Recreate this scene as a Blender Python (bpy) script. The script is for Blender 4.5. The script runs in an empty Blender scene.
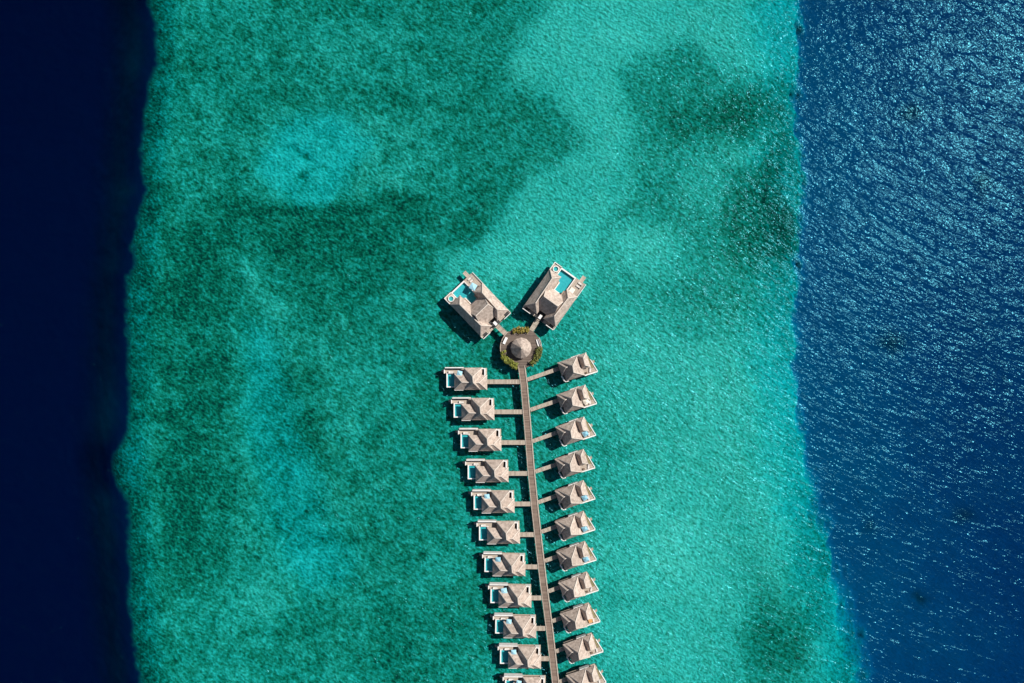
import bpy, bmesh, math, random
import numpy as np
from mathutils import Vector, Matrix

random.seed(7)
S = 0.4                     # metres per photo pixel at sea level
H = 273.0                   # flying height of the camera
scene = bpy.context.scene
COL = scene.collection

def W(px, py, z=0.0):
    """world point that stands at photo pixel (px, py) at height z"""
    k = S * (1 - z / H)
    return Vector(((px - 512) * k, (341.5 - py) * k, z))

# ------------------------------------------------------------------ materials
def new_mat(name):
    m = bpy.data.materials.new(name)
    m.use_nodes = True
    nt = m.node_tree
    nt.nodes.clear()
    out = nt.nodes.new('ShaderNodeOutputMaterial')
    return m, nt, out

def N(nt, kind, **kw):
    n = nt.nodes.new(kind)
    for k, v in kw.items():
        if k in n.inputs:
            n.inputs[k].default_value = v
        else:
            setattr(n, k, v)
    return n

def L(nt, a, b):
    nt.links.new(a, b)

def ramp(nt, stops, interp='LINEAR'):
    r = nt.nodes.new('ShaderNodeValToRGB')
    cr = r.color_ramp
    cr.interpolation = interp
    while len(cr.elements) < len(stops):
        cr.elements.new(0.5)
    for e, (p, c) in zip(cr.elements, stops):
        e.position = p
        e.color = (*c, 1)
    return r

def surf_mat(name, c0, c1, scale=(1, 1, 1), rough=0.8, nscale=1.0, detail=4, vary=0.0, bump=0.0, rot=0.0, contrast=(0.3, 0.7)):
    """mottled procedural surface; vary = tone shift from one building to the next"""
    m, nt, out = new_mat(name)
    tc = N(nt, 'ShaderNodeTexCoord')
    mp = N(nt, 'ShaderNodeMapping')
    mp.inputs['Scale'].default_value = scale
    mp.inputs['Rotation'].default_value = (0, 0, rot)
    L(nt, tc.outputs['Object'], mp.inputs['Vector'])
    oi = N(nt, 'ShaderNodeObjectInfo')
    off = N(nt, 'ShaderNodeVectorMath', operation='SCALE')
    cmb = N(nt, 'ShaderNodeCombineXYZ')
    L(nt, oi.outputs['Random'], cmb.inputs[0]); L(nt, oi.outputs['Random'], cmb.inputs[1])
    L(nt, cmb.outputs[0], off.inputs[0]); off.inputs['Scale'].default_value = 60
    add = N(nt, 'ShaderNodeVectorMath', operation='ADD')
    L(nt, mp.outputs[0], add.inputs[0]); L(nt, off.outputs[0], add.inputs[1])
    no = N(nt, 'ShaderNodeTexNoise', Scale=nscale, Detail=detail, Roughness=0.65)
    L(nt, add.outputs[0], no.inputs['Vector'])
    r = ramp(nt, [(contrast[0], c0), (contrast[1], c1)])
    L(nt, no.outputs['Fac'], r.inputs[0])
    col = r.outputs[0]
    if vary:
        hs = N(nt, 'ShaderNodeHueSaturation')
        mr = N(nt, 'ShaderNodeMapRange')
        mr.inputs['To Min'].default_value = 1 - vary
        mr.inputs['To Max'].default_value = 1 + vary
        L(nt, oi.outputs['Random'], mr.inputs['Value'])
        L(nt, mr.outputs[0], hs.inputs['Value']); L(nt, col, hs.inputs['Color'])
        col = hs.outputs[0]
    p = N(nt, 'ShaderNodeBsdfPrincipled', Roughness=rough)
    L(nt, col, p.inputs['Base Color'])
    if bump:
        b = N(nt, 'ShaderNodeBump', Strength=0.7, Distance=bump)
        L(nt, no.outputs['Fac'], b.inputs['Height']); L(nt, b.outputs[0], p.inputs['Normal'])
    L(nt, p.outputs[0], out.inputs[0])
    return m

def plank_mat(name, c0, c1, gap, pitch=0.3, axis=0):
    """weathered boards running across one local axis"""
    m, nt, out = new_mat(name)
    tc = N(nt, 'ShaderNodeTexCoord')
    sp = N(nt, 'ShaderNodeSeparateXYZ'); L(nt, tc.outputs['Object'], sp.inputs[0])
    mul = N(nt, 'ShaderNodeMath', operation='DIVIDE'); mul.inputs[1].default_value = pitch
    L(nt, sp.outputs[axis], mul.inputs[0])
    fl = N(nt, 'ShaderNodeMath', operation='FLOOR'); L(nt, mul.outputs[0], fl.inputs[0])
    wn = N(nt, 'ShaderNodeTexWhiteNoise', noise_dimensions='1D'); L(nt, fl.outputs[0], wn.inputs['W'])
    no = N(nt, 'ShaderNodeTexNoise', Scale=0.55, Detail=5, Roughness=0.7)
    L(nt, tc.outputs['Object'], no.inputs['Vector'])
    mx = N(nt, 'ShaderNodeMath', operation='MULTIPLY_ADD'); mx.inputs[1].default_value = 0.35
    L(nt, wn.outputs['Value'], mx.inputs[0])
    sc = N(nt, 'ShaderNodeMath', operation='MULTIPLY'); sc.inputs[1].default_value = 0.65
    L(nt, no.outputs['Fac'], sc.inputs[0]); L(nt, sc.outputs[0], mx.inputs[2])
    r = ramp(nt, [(0.25, c0), (0.75, c1)]); L(nt, mx.outputs[0], r.inputs[0])
    fr = N(nt, 'ShaderNodeMath', operation='FRACT'); L(nt, mul.outputs[0], fr.inputs[0])
    lt = N(nt, 'ShaderNodeMath', operation='LESS_THAN'); lt.inputs[1].default_value = 0.12
    L(nt, fr.outputs[0], lt.inputs[0])
    mix = N(nt, 'ShaderNodeMix', data_type='RGBA')
    L(nt, lt.outputs[0], mix.inputs['Factor']); L(nt, r.outputs[0], mix.inputs['A'])
    mix.inputs['B'].default_value = (*gap, 1)
    p = N(nt, 'ShaderNodeBsdfPrincipled', Roughness=0.85)
    L(nt, mix.outputs['Result'], p.inputs['Base Color'])
    L(nt, p.outputs[0], out.inputs[0])
    return m

M = {}
M['thatch'] = surf_mat('thatch', (0.21, 0.163, 0.133), (0.53, 0.437, 0.372), nscale=0.9, detail=7, vary=0.13, bump=0.12, contrast=(0.30, 0.68))
M['cap'] = surf_mat('ridge_thatch', (0.44, 0.385, 0.335), (0.60, 0.53, 0.465), nscale=2.0)
M['deck'] = plank_mat('pale_deck_boards', (0.30, 0.245, 0.195), (0.50, 0.42, 0.345), (0.16, 0.13, 0.10), 0.3, 1)
M['walk'] = plank_mat('walkway_boards', (0.115, 0.08, 0.06), (0.25, 0.185, 0.145), (0.06, 0.045, 0.035), 0.4, 1)
M['ring'] = plank_mat('ring_deck_boards', (0.085, 0.062, 0.05), (0.17, 0.13, 0.105), (0.04, 0.03, 0.022), 0.4, 1)
M['jetty'] = plank_mat('jetty_boards', (0.25, 0.205, 0.16), (0.43, 0.37, 0.30), (0.14, 0.11, 0.085), 0.6, 0)
M['rail'] = surf_mat('pale_timber', (0.34, 0.28, 0.23), (0.50, 0.43, 0.36), nscale=1.5)
M['white'] = surf_mat('white_render', (0.62, 0.60, 0.57), (0.78, 0.77, 0.75), nscale=0.8, rough=0.6)
M['wall'] = surf_mat('timber_wall', (0.24, 0.17, 0.12), (0.36, 0.27, 0.2), nscale=1.2)
M['pile'] = surf_mat('pile_concrete', (0.14, 0.13, 0.11), (0.26, 0.24, 0.21), nscale=2.0)
M['dark'] = surf_mat('dark_stone', (0.02, 0.02, 0.022), (0.05, 0.05, 0.05), nscale=1.5)
M['tile'] = surf_mat('pool_tile', (0.03, 0.30, 0.33), (0.08, 0.44, 0.46), nscale=1.6)
M['tubtile'] = surf_mat('tub_tile', (0.20, 0.42, 0.40), (0.34, 0.56, 0.53), nscale=2)
M['blue'] = surf_mat('blue_canvas', (0.13, 0.32, 0.42), (0.22, 0.45, 0.56), nscale=1.2, rough=0.7)
M['paleblue'] = surf_mat('pale_blue_canvas', (0.22, 0.46, 0.58), (0.36, 0.60, 0.70), nscale=1.2, rough=0.7)
M['cream'] = surf_mat('cream_canvas', (0.60, 0.55, 0.46), (0.75, 0.70, 0.6), nscale=1.0, rough=0.7)
M['cushion'] = surf_mat('lounger_cushion', (0.50, 0.46, 0.42), (0.66, 0.62, 0.57), nscale=2)
M['brownwood'] = surf_mat('brown_timber', (0.10, 0.06, 0.04), (0.2, 0.13, 0.085), nscale=1.5)
M['orange'] = surf_mat('orange_cushion', (0.42, 0.20, 0.06), (0.62, 0.34, 0.12), nscale=2)
M['net'] = surf_mat('olive_netting', (0.13, 0.12, 0.05), (0.30, 0.25, 0.13), nscale=1.4)
M['soil'] = surf_mat('soil', (0.05, 0.035, 0.02), (0.1, 0.07, 0.04), nscale=2)

def leaf_mat(name, a, b):
    m, nt, out = new_mat(name)
    g = N(nt, 'ShaderNodeNewGeometry')
    r = ramp(nt, [(0.0, a), (1.0, b)])
    L(nt, g.outputs['Random Per Island'], r.inputs[0])
    p = N(nt, 'ShaderNodeBsdfPrincipled', Roughness=0.6)
    L(nt, r.outputs[0], p.inputs['Base Color'])
    L(nt, p.outputs[0], out.inputs[0])
    return m
M['leaf_lime'] = leaf_mat('lime_leaves', (0.035, 0.06, 0.008), (0.30, 0.31, 0.03))
M['leaf_green'] = leaf_mat('green_leaves', (0.025, 0.05, 0.008), (0.20, 0.20, 0.03))
M['leaf_gold'] = leaf_mat('golden_leaves', (0.03, 0.05, 0.008), (0.40, 0.30, 0.04))

def pool_water_mat():
    m, nt, out = new_mat('pool_water')
    tc = N(nt, 'ShaderNodeTexCoord')
    no = N(nt, 'ShaderNodeTexNoise', Scale=1.2, Detail=2)
    L(nt, tc.outputs['Object'], no.inputs['Vector'])
    b = N(nt, 'ShaderNodeBump', Strength=0.3, Distance=0.05)
    L(nt, no.outputs['Fac'], b.inputs['Height'])
    tr = N(nt, 'ShaderNodeBsdfTransparent', Color=(0.62, 0.93, 0.95, 1))
    gl = N(nt, 'ShaderNodeBsdfGlossy', Roughness=0.15)
    L(nt, b.outputs[0], gl.inputs['Normal'])
    fr = N(nt, 'ShaderNodeFresnel', IOR=1.33)
    mx = N(nt, 'ShaderNodeMixShader')
    L(nt, fr.outputs[0], mx.inputs[0]); L(nt, tr.outputs[0], mx.inputs[1]); L(nt, gl.outputs[0], mx.inputs[2])
    L(nt, mx.outputs[0], out.inputs[0])
    return m
M['poolwater'] = pool_water_mat()

# ------------------------------------------------------------------ mesh tools
class MB:
    def __init__(self):
        self.bm = bmesh.new()
    def prism(self, pts, z0, z1):
        b = [self.bm.verts.new((x, y, z0)) for x, y in pts]
        t = [self.bm.verts.new((x, y, z1)) for x, y in pts]
        n = len(pts)
        self.bm.faces.new(t); self.bm.faces.new(b[::-1])
        for i in range(n):
            j = (i + 1) % n
            self.bm.faces.new((b[i], b[j], t[j], t[i]))
        return self
    def box(self, x0, x1, y0, y1, z0, z1):
        x0, x1 = min(x0, x1), max(x0, x1); y0, y1 = min(y0, y1), max(y0, y1)
        return self.prism([(x0, y0), (x1, y0), (x1, y1), (x0, y1)], z0, z1)
    def sheet(self, pts, z):
        self.bm.faces.new([self.bm.verts.new((x, y, z)) for x, y in pts]); return self
    def disc(self, cx, cy, r, z0, z1, n=32, r1=None):
        r1 = r if r1 is None else r1
        b = [self.bm.verts.new((cx + r * math.cos(2 * math.pi * i / n), cy + r * math.sin(2 * math.pi * i / n), z0)) for i in range(n)]
        t = [self.bm.verts.new((cx + r1 * math.cos(2 * math.pi * i / n), cy + r1 * math.sin(2 * math.pi * i / n), z1)) for i in range(n)]
        self.bm.faces.new(t); self.bm.faces.new(b[::-1])
        for i in range(n):
            j = (i + 1) % n
            self.bm.faces.new((b[i], b[j], t[j], t[i]))
        return self
    def cone(self, cx, cy, r, z0, z1, n=16, thick=0.2):
        b = [self.bm.verts.new((cx + r * math.cos(2 * math.pi * i / n), cy + r * math.sin(2 * math.pi * i / n), z0)) for i in range(n)]
        u = [self.bm.verts.new((cx + r * math.cos(2 * math.pi * i / n), cy + r * math.sin(2 * math.pi * i / n), z0 - thick)) for i in range(n)]
        a = self.bm.verts.new((cx, cy, z1))
        self.bm.faces.new(u[::-1])
        for i in range(n):
            j = (i + 1) % n
            self.bm.faces.new((b[i], b[j], a)); self.bm.faces.new((u[i], u[j], b[j], b[i]))
        return self
    def arc(self, r0, r1, a0, a1, z0, z1, n=14):
        angs = [math.radians(a0 + (a1 - a0) * i / n) for i in range(n + 1)]
        pts = [(r1 * math.cos(t), r1 * math.sin(t)) for t in angs] + [(r0 * math.cos(t), r0 * math.sin(t)) for t in angs[::-1]]
        b = [self.bm.verts.new((x, y, z0)) for x, y in pts]
        t = [self.bm.verts.new((x, y, z1)) for x, y in pts]
        k = 2 * (n + 1)
        for i in range(n):
            self.bm.faces.new((t[i], t[i + 1], t[k - 2 - i], t[k - 1 - i]))
            self.bm.faces.new((b[i + 1], b[i], b[k - 1 - i], b[k - 2 - i]))
        for i in range(k):
            j = (i + 1) % k
            self.bm.faces.new((b[i], b[j], t[j], t[i]))
        return self
    def bar(self, p, q, w, h):
        p, q = Vector(p), Vector(q)
        d = (q - p).normalized()
        s = d.cross(Vector((0, 0, 1))).normalized() * (w / 2)
        u = s.cross(d).normalized() * h
        vs = [self.bm.verts.new(x) for x in (p - s, p + s, p + s + u, p - s + u, q - s, q + s, q + s + u, q - s + u)]
        for f in ((0, 1, 2, 3), (7, 6, 5, 4), (0, 4, 5, 1), (1, 5, 6, 2), (2, 6, 7, 3), (3, 7, 4, 0)):
            self.bm.faces.new([vs[i] for i in f])
        return self
    def hip(self, corners, ridge, z0, zr, thick=0.22):
        """corners c0..c3 around the eaves, ridge (p, q): p joins c3-c0's end, q joins c1-c2's end"""
        c = [self.bm.verts.new((x, y, z0)) for x, y in corners]
        d = [self.bm.verts.new((x, y, z0 - thick)) for x, y in corners]
        p = self.bm.verts.new((*ridge[0], zr)); q = self.bm.verts.new((*ridge[1], zr))
        for f in ((c[3], c[0], p), (c[0], c[1], q, p), (c[1], c[2], q), (c[2], c[3], p, q), d[::-1]):
            self.bm.faces.new(f)
        for i in range(4):
            j = (i + 1) % 4
            self.bm.faces.new((d[i], d[j], c[j], c[i]))
        return self
    def build(self, name, mat, parent=None, loc=None, rz=0):
        bmesh.ops.recalc_face_normals(self.bm, faces=self.bm.faces)
        me = bpy.data.meshes.new(name)
        self.bm.to_mesh(me); self.bm.free()
        me.materials.append(mat)
        o = bpy.data.objects.new(name, me)
        COL.objects.link(o)
        if parent: o.parent = parent
        if loc is not None: o.location = loc
        o.rotation_euler.z = rz
        return o

def empty(name, loc=(0, 0, 0), rz=0):
    o = bpy.data.objects.new(name, None); COL.objects.link(o)
    o.location = loc; o.rotation_euler.z = rz; o.empty_display_size = 1
    return o

def tag(o, label=None, cat=None, group=None, kind=None):
    if label: o['label'] = label
    if cat: o['category'] = cat
    if group: o['group'] = group
    if kind: o['kind'] = kind
    return o

def copy_tree(o, parent=None):
    c = o.copy(); COL.objects.link(c)
    c.parent = parent
    for ch in list(o.children):
        copy_tree(ch, c)
    return c

def roof(root, blocks, z0, name='roof'):
    """hip blocks as roof parts with their ridge caps as sub-parts"""
    for corners, ridge, h in blocks:
        zr = z0 + h
        r = MB().hip(corners, ridge, z0, zr).build(name, M['thatch'], root)
        cap = MB()
        p = Vector((*ridge[0], zr)); q = Vector((*ridge[1], zr))
        c = [Vector((x, y, z0)) for x, y in corners]
        up = Vector((0, 0, 0.02))
        cap.bar(p + up, q + up, 0.34, 0.10)
        for a, b in ((c[0], p), (c[3], p), (c[1], q), (c[2], q)):
            cap.bar(a + up, b + up, 0.26, 0.08)
        cap.build('ridge_cap', M['cap'], r)

DECK = 1.55       # deck level above the water
EAVE = 3.4
PILE_BOTTOM = -4.5

ORD = ['first', 'second', 'third', 'fourth', 'fifth', 'sixth', 'seventh', 'eighth', 'ninth', 'tenth', 'eleventh']

# ------------------------------------------------------------------ sea bed and water
rng = np.random.default_rng(11)
def vnoise(x, y, cell, seed):
    """smooth value noise on px coordinates"""
    r = np.random.default_rng(seed).random((257, 257))
    gx, gy = x / cell, y / cell
    ix, iy = np.floor(gx).astype(int), np.floor(gy).astype(int)
    fx, fy = gx - ix, gy - iy
    fx = fx * fx * fx * (fx * (fx * 6 - 15) + 10); fy = fy * fy * fy * (fy * (fy * 6 - 15) + 10)
    a = r[iy % 257, ix % 257]; b = r[iy % 257, (ix + 1) % 257]
    c = r[(iy + 1) % 257, ix % 257]; d = r[(iy + 1) % 257, (ix + 1) % 257]
    return (a * (1 - fx) + b * fx) * (1 - fy) + (c * (1 - fx) + d * fx) * fy
def fbm(x, y, cell, seed, octs=4, gain=0.55):
    s, w, t = 0, 1, 0
    for i in range(octs):
        s = s + w * vnoise(x + 37 * i, y - 53 * i, cell / 2 ** i, seed + i); t += w; w *= gain
    return s / t
def sstep(a, b, x):
    t = np.clip((x - a) / (b - a), 0, 1)
    return t * t * (3 - 2 * t)

LEFT_EDGE = [(-9000, 170), (-200, 140), (0, 150), (20, 157), (60, 158), (75, 149), (105, 144), (140, 141), (171, 141), (188, 148), (205, 140), (225, 135), (250, 132), (266, 134), (276, 126), (342, 127), (385, 128), (425, 130), (443, 123), (455, 111), (470, 108), (485, 114), (505, 127), (560, 129), (600, 129), (640, 131), (683, 140), (900, 160), (9000, 200)]
RIGHT_EDGE = [(-9000, 780), (0, 797), (85, 797), (171, 798), (240, 799), (300, 796), (342, 791), (400, 798), (450, 803), (513, 816), (560, 829), (600, 838), (640, 852), (683, 859), (900, 920), (9000, 1100)]
# soft patches of the sea bed: x, y, radius x, radius y, tilt in degrees, change of sandiness
PATCHES = [
    (600, 20, 110, 50, 0, .06), (655, 120, 50, 26, 15, -.10), (690, 85, 26, 50, 10, -.10), (738, 108, 40, 26, 10, -.30), (700, 118, 60, 20, 5, -.12),
    (760, 215, 38, 56, 8, -.34), (785, 190, 16, 70, 0, -.20), (640, 190, 60, 24, 10, -.10), (655, 243, 36, 32, 0, .26), (708, 180, 24, 26, 0, .10), (748, 156, 24, 14, 0, .14), (690, 265, 60, 40, 0, -.05),
    (535, 125, 46, 28, 30, -.09), (494, 185, 60, 20, -45, -.09), (452, 232, 46, 16, -48, -.08), (500, 258, 62, 30, -20, .13), (470, 30, 60, 50, 0, -.07), (420, 235, 60, 40, 0, -.05),
    (700, 430, 115, 150, 0, .20), (665, 610, 90, 110, 0, .24), (605, 320, 60, 90, 0, .13), (715, 310, 70, 36, 0, -.12), (785, 420, 36, 150, 5, .16),
    (795, 560, 30, 70, 0, .12), (775, 640, 44, 44, 10, -.30), (835, 640, 20, 70, 20, .20), (612, 455, 22, 10, 0, -.12), (615, 600, 26, 9, 0, -.12), (640, 290, 50, 20, 0, -.05),
    (380, 150, 64, 44, 0, .16), (255, 440, 30, 55, 0, .10), (290, 500, 40, 34, 0, .10), (310, 560, 40, 26, 15, .18), (255, 600, 20, 34, 25, .14), (255, 350, 20, 20, 0, .16), (245, 280, 12, 34, 20, .14),
    (300, 385, 22, 20, 0, -.20), (310, 430, 22, 40, 0, -.14), (290, 625, 46, 24, 0, -.14), (255, 205, 46, 14, 0, -.16), (320, 209, 48, 8, 0, -.22), (385, 200, 34, 16, 0, -.14),
    (200, 80, 60, 30, 0, -.06), (250, 110, 30, 26, 0, -.12), (235, 160, 20, 30, 0, -.12), (165, 60, 20, 90, 0, .06), (330, 40, 50, 30, 0, .06), (425, 640, 70, 60, 0, -.05),
    (297, 149, 9, 4, 20, -.42), (298, 174, 6, 5, 0, -.5), (321, 540, 6, 4, 0, -.4), (300, 547, 5, 4, 0, -.35), (350, 541, 6, 5, 0, -.35), (418, 558, 3, 4, 0, -.5), (388, 138, 4, 4, 0, -.35), (409, 145, 4, 3, 0, -.4)]
# patches with a readable outline: outline in px, softness, change of sandiness, extra depth
OUTLINES = [
    ([(548, -60), (546, 10), (520, 36), (507, 66), (520, 88), (546, 97), (568, 112), (588, 138), (622, 152), (640, 132), (622, 92), (616, 70), (650, 55), (700, 42), (730, 68), (760, 82), (785, 70), (806, 60), (806, -60)], 13, .27, 0.1),
    ([(590, 143), (560, 159), (525, 185), (490, 219), (470, 240), (438, 268), (440, 300), (520, 305), (590, 292), (600, 240), (606, 214), (640, 190), (632, 163), (618, 148)], 10, .27, 0.1),
    ([(262, 150), (257, 170), (272, 190), (290, 205), (318, 205), (333, 192), (352, 168), (372, 140), (345, 118), (305, 116), (275, 132)], 12, .32, 0.9),
    ([(190, 190), (262, 198), (300, 211), (350, 206), (390, 190), (425, 212), (405, 258), (372, 296), (330, 320), (300, 340), (285, 300), (250, 262), (215, 250), (190, 230)], 22, -.22, 0),
    ([(150, 215), (215, 240), (240, 300), (232, 420), (225, 500), (205, 590), (150, 560), (140, 400)], 24, -.22, 0),
    ([(240, 330), (262, 325), (280, 352), (292, 420), (318, 480), (345, 545), (350, 580), (300, 590), (270, 540), (250, 470), (245, 400)], 16, .10, 0.9)]
def poly_field(x, y, pts, soft):
    """1 inside the outline, 0 outside, soft edge"""
    d = np.full(x.shape, 1e9); inside = np.zeros(x.shape, bool)
    n = len(pts)
    for k in range(n):
        (ax, ay), (bx, by) = pts[k], pts[(k + 1) % n]
        ex, ey = bx - ax, by - ay
        t = np.clip(((x - ax) * ex + (y - ay) * ey) / (ex * ex + ey * ey), 0, 1)
        d = np.minimum(d, np.hypot(x - ax - t * ex, y - ay - t * ey))
        if ay != by:
            inside ^= ((ay > y) != (by > y)) & (x < ex * (y - ay) / ey + ax)
    return sstep(-soft, soft, np.where(inside, d, -d))

def sandiness(x, y):
    n1x = fbm(x, y, 60, 3) - .5; n1y = fbm(x, y, 60, 13) - .5; n2x = fbm(x, y, 14, 5, 3) - .5; n2y = fbm(x, y, 14, 15, 3) - .5
    wx = x + 40 * n1x + 12 * n2x; wy = y + 40 * n1y + 12 * n2y
    v = 0.44 + 0 * x
    v = v + 0.13 * sstep(470, 620, x)
    for cx, cy, rx, ry, t, d in PATCHES:
        a = math.radians(t)
        k = .25 if max(rx, ry) < 8 else 1
        dx, dy = x + (wx - x) * k - cx, y + (wy - y) * k - cy
        u = (dx * math.cos(a) + dy * math.sin(a)) / rx; w = (-dx * math.sin(a) + dy * math.cos(a)) / ry
        v = v + d * (1 - sstep(0.35, 1.35, np.sqrt(u * u + w * w)))
    dep = 0 * x; px_, py_ = x + 16 * n1x + 14 * n2x, y + 16 * n1y + 14 * n2y
    for pts, soft, d, dd in OUTLINES:
        f = poly_field(px_, py_, pts, soft)
        v = v + d * f; dep = dep + dd * f
    left = 1 - sstep(380, 560, x)
    v = v + (fbm(x, y, 48, 23, 5, .62) - .5) * (0.15 + 0.24 * left)
    v = v - 0.035 * left
    v = v + (fbm(x, y, 11, 43, 4, .7) - .5) * (0.12 + 0.42 * left)
    return v, dep

def axis_coords(n_in, lo, hi):
    core = np.linspace(lo, hi, n_in)
    out = [20, 45, 80, 130, 220, 380, 700, 1300, 2600, 5000, 8600]
    return np.concatenate([lo - np.array(out[::-1]), core, hi + np.array(out)])
gx = axis_coords(541, -28, 1052); gy = axis_coords(371, -28, 712)
PX, PY = np.meshgrid(gx, gy)
sv, xdep = sandiness(PX, PY)
sv = np.clip(sv, -0.1, 1.15)
jag = (fbm(PX, PY, 16, 63, 4) - .5) * 13
fray = (fbm(PX, PY, 5, 163, 3) - .5) * 7
wander = (fbm(PX, PY, 34, 173, 3) - .5) * 16
le = np.interp(PY, *zip(*LEFT_EDGE)) - 3
les = np.mean([np.interp(PY + k, *zip(*LEFT_EDGE)) for k in range(-70, 71, 10)], 0) - 3
re = np.interp(PY, *zip(*RIGHT_EDGE)) + 5
dl0 = PX - les
dl = PX - le + jag * .6 + fray                                   # px inside the left edge
dr = re - PX + wander + fray * 1.5 + jag * (0.9 + 0.7 * sstep(300, 600, PY))    # px inside the right edge
depth = 1.55 + xdep + 1.25 * (1 - np.clip(sv, 0, 1)) + 0.35 * (fbm(PX, PY, 12, 83, 3) - .5)
depth = depth + 1.6 * (1 - sstep(0, 34, dl0)) + 1.5 * (1 - sstep(0, 70, dr))
wall = 1 - sstep(-6, 3, dl)
depth = depth + (1 - sstep(-84, 4, dl0)) * 17.0
soft = 10 + 8 * sstep(380, 620, PY)
rw = 1 - sstep(-1, 1, dr / soft + .35)
depth = depth + rw * 7.0 + (1 - sstep(-200, -12, dr)) * 2.0 + rw * 1.5 * (fbm(PX, PY, 60, 93, 3) - .5)
bed = np.clip(sv - 0.30 * (1 - sstep(-4, 26, dl)), 0, 1)
bed = bed * (1 - rw) + rw * 0.80
bed = bed * (1 - wall) + wall * 0.36
drk = wall * sstep(-72, -10, dl) ** .7
relief = np.clip((1 - wall) * (1 - .75 * rw), 0, 1)
for cx, cy, rx, ry, k in ((937, 609, 8, 6, .55), (883, 536, 7, 9, .32), (908, 343, 15, 10, .5), (928, 104, 12, 8, .5), (985, 523, 13, 8, .38), (1003, 175, 9, 12, .4)):   # coral heads in the deep
    g = np.exp(-(((PX - cx + fray * 1.5) / rx) ** 2 + ((PY - cy + jag) / ry) ** 2))
    bed = bed * (1 - k * g); relief = relief * (1 - g)
ny, nx = PX.shape
verts = np.stack([(PX - 512) * S, (341.5 - PY) * S, -depth], -1).reshape(-1, 3)
idx = np.arange(ny * nx).reshape(ny, nx)
quads = np.stack([idx[:-1, :-1], idx[1:, :-1], idx[1:, 1:], idx[:-1, 1:]], -1).reshape(-1, 4)
me = bpy.data.meshes.new('seabed')
me.vertices.add(len(verts)); me.vertices.foreach_set('co', verts.ravel().astype(np.float32))
me.loops.add(quads.size); me.loops.foreach_set('vertex_index', quads.ravel().astype(np.int32))
me.polygons.add(len(quads)); me.polygons.foreach_set('loop_start', np.arange(0, quads.size, 4, dtype=np.int32))
me.update(calc_edges=True)
me.polygons.foreach_set('use_smooth', np.ones(len(quads), dtype=bool))
at = me.attributes.new('sand_cover', 'FLOAT', 'POINT'); at.data.foreach_set('value', bed.ravel().astype(np.float32))
for nm, arr in (('rock_wall', drk), ('relief', relief)):
    at = me.attributes.new(nm, 'FLOAT', 'POINT'); at.data.foreach_set('value', arr.ravel().astype(np.float32))
seabed = bpy.data.objects.new('seabed', me); COL.objects.link(seabed)
tag(seabed, kind='structure')

m, nt, out = new_mat('sand_coral_wave_light')
tc = N(nt, 'ShaderNodeTexCoord')
atn = N(nt, 'ShaderNodeAttribute', attribute_name='sand_cover')
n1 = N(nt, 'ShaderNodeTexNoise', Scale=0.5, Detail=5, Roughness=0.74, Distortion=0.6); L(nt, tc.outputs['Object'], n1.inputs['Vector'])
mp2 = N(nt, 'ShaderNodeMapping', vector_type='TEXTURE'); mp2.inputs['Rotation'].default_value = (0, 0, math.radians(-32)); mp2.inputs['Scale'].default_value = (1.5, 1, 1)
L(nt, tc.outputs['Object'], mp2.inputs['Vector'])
n2 = N(nt, 'ShaderNodeTexNoise', Scale=1.05, Detail=1.5, Roughness=0.55); L(nt, mp2.outputs[0], n2.inputs['Vector'])  # wave-light speckle painted into the bed colour, stretched along the waves
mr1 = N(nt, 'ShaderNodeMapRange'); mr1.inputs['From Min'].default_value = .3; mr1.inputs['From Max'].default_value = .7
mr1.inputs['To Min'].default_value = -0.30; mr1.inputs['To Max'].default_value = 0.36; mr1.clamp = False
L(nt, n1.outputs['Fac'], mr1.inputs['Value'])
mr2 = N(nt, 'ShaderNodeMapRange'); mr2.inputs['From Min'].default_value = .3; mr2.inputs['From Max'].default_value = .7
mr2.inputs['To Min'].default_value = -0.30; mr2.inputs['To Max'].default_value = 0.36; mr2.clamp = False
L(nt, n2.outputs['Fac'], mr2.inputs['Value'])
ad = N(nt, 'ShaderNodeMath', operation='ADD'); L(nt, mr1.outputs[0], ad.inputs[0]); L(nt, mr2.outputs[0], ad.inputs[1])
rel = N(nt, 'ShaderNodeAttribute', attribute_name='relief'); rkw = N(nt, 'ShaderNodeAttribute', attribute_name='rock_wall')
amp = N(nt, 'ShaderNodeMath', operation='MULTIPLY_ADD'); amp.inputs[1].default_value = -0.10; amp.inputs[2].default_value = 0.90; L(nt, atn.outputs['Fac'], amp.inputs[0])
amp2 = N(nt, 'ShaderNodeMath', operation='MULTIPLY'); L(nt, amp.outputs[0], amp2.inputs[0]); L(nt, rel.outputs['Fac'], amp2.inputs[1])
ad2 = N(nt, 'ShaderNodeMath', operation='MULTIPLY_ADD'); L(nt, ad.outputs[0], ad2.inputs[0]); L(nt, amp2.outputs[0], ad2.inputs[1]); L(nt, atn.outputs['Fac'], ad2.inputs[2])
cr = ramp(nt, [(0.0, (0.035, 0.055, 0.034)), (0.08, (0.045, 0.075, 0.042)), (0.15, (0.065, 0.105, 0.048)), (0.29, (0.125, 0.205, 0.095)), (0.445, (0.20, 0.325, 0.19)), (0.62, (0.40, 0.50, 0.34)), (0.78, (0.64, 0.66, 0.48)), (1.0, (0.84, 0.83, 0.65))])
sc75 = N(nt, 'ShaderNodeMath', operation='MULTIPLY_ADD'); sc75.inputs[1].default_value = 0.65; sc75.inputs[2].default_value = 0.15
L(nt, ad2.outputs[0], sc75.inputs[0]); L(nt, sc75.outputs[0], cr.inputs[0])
rmx = N(nt, 'ShaderNodeMix', data_type='RGBA'); rmx.inputs['B'].default_value = (0.012, 0.015, 0.046, 1)
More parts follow.
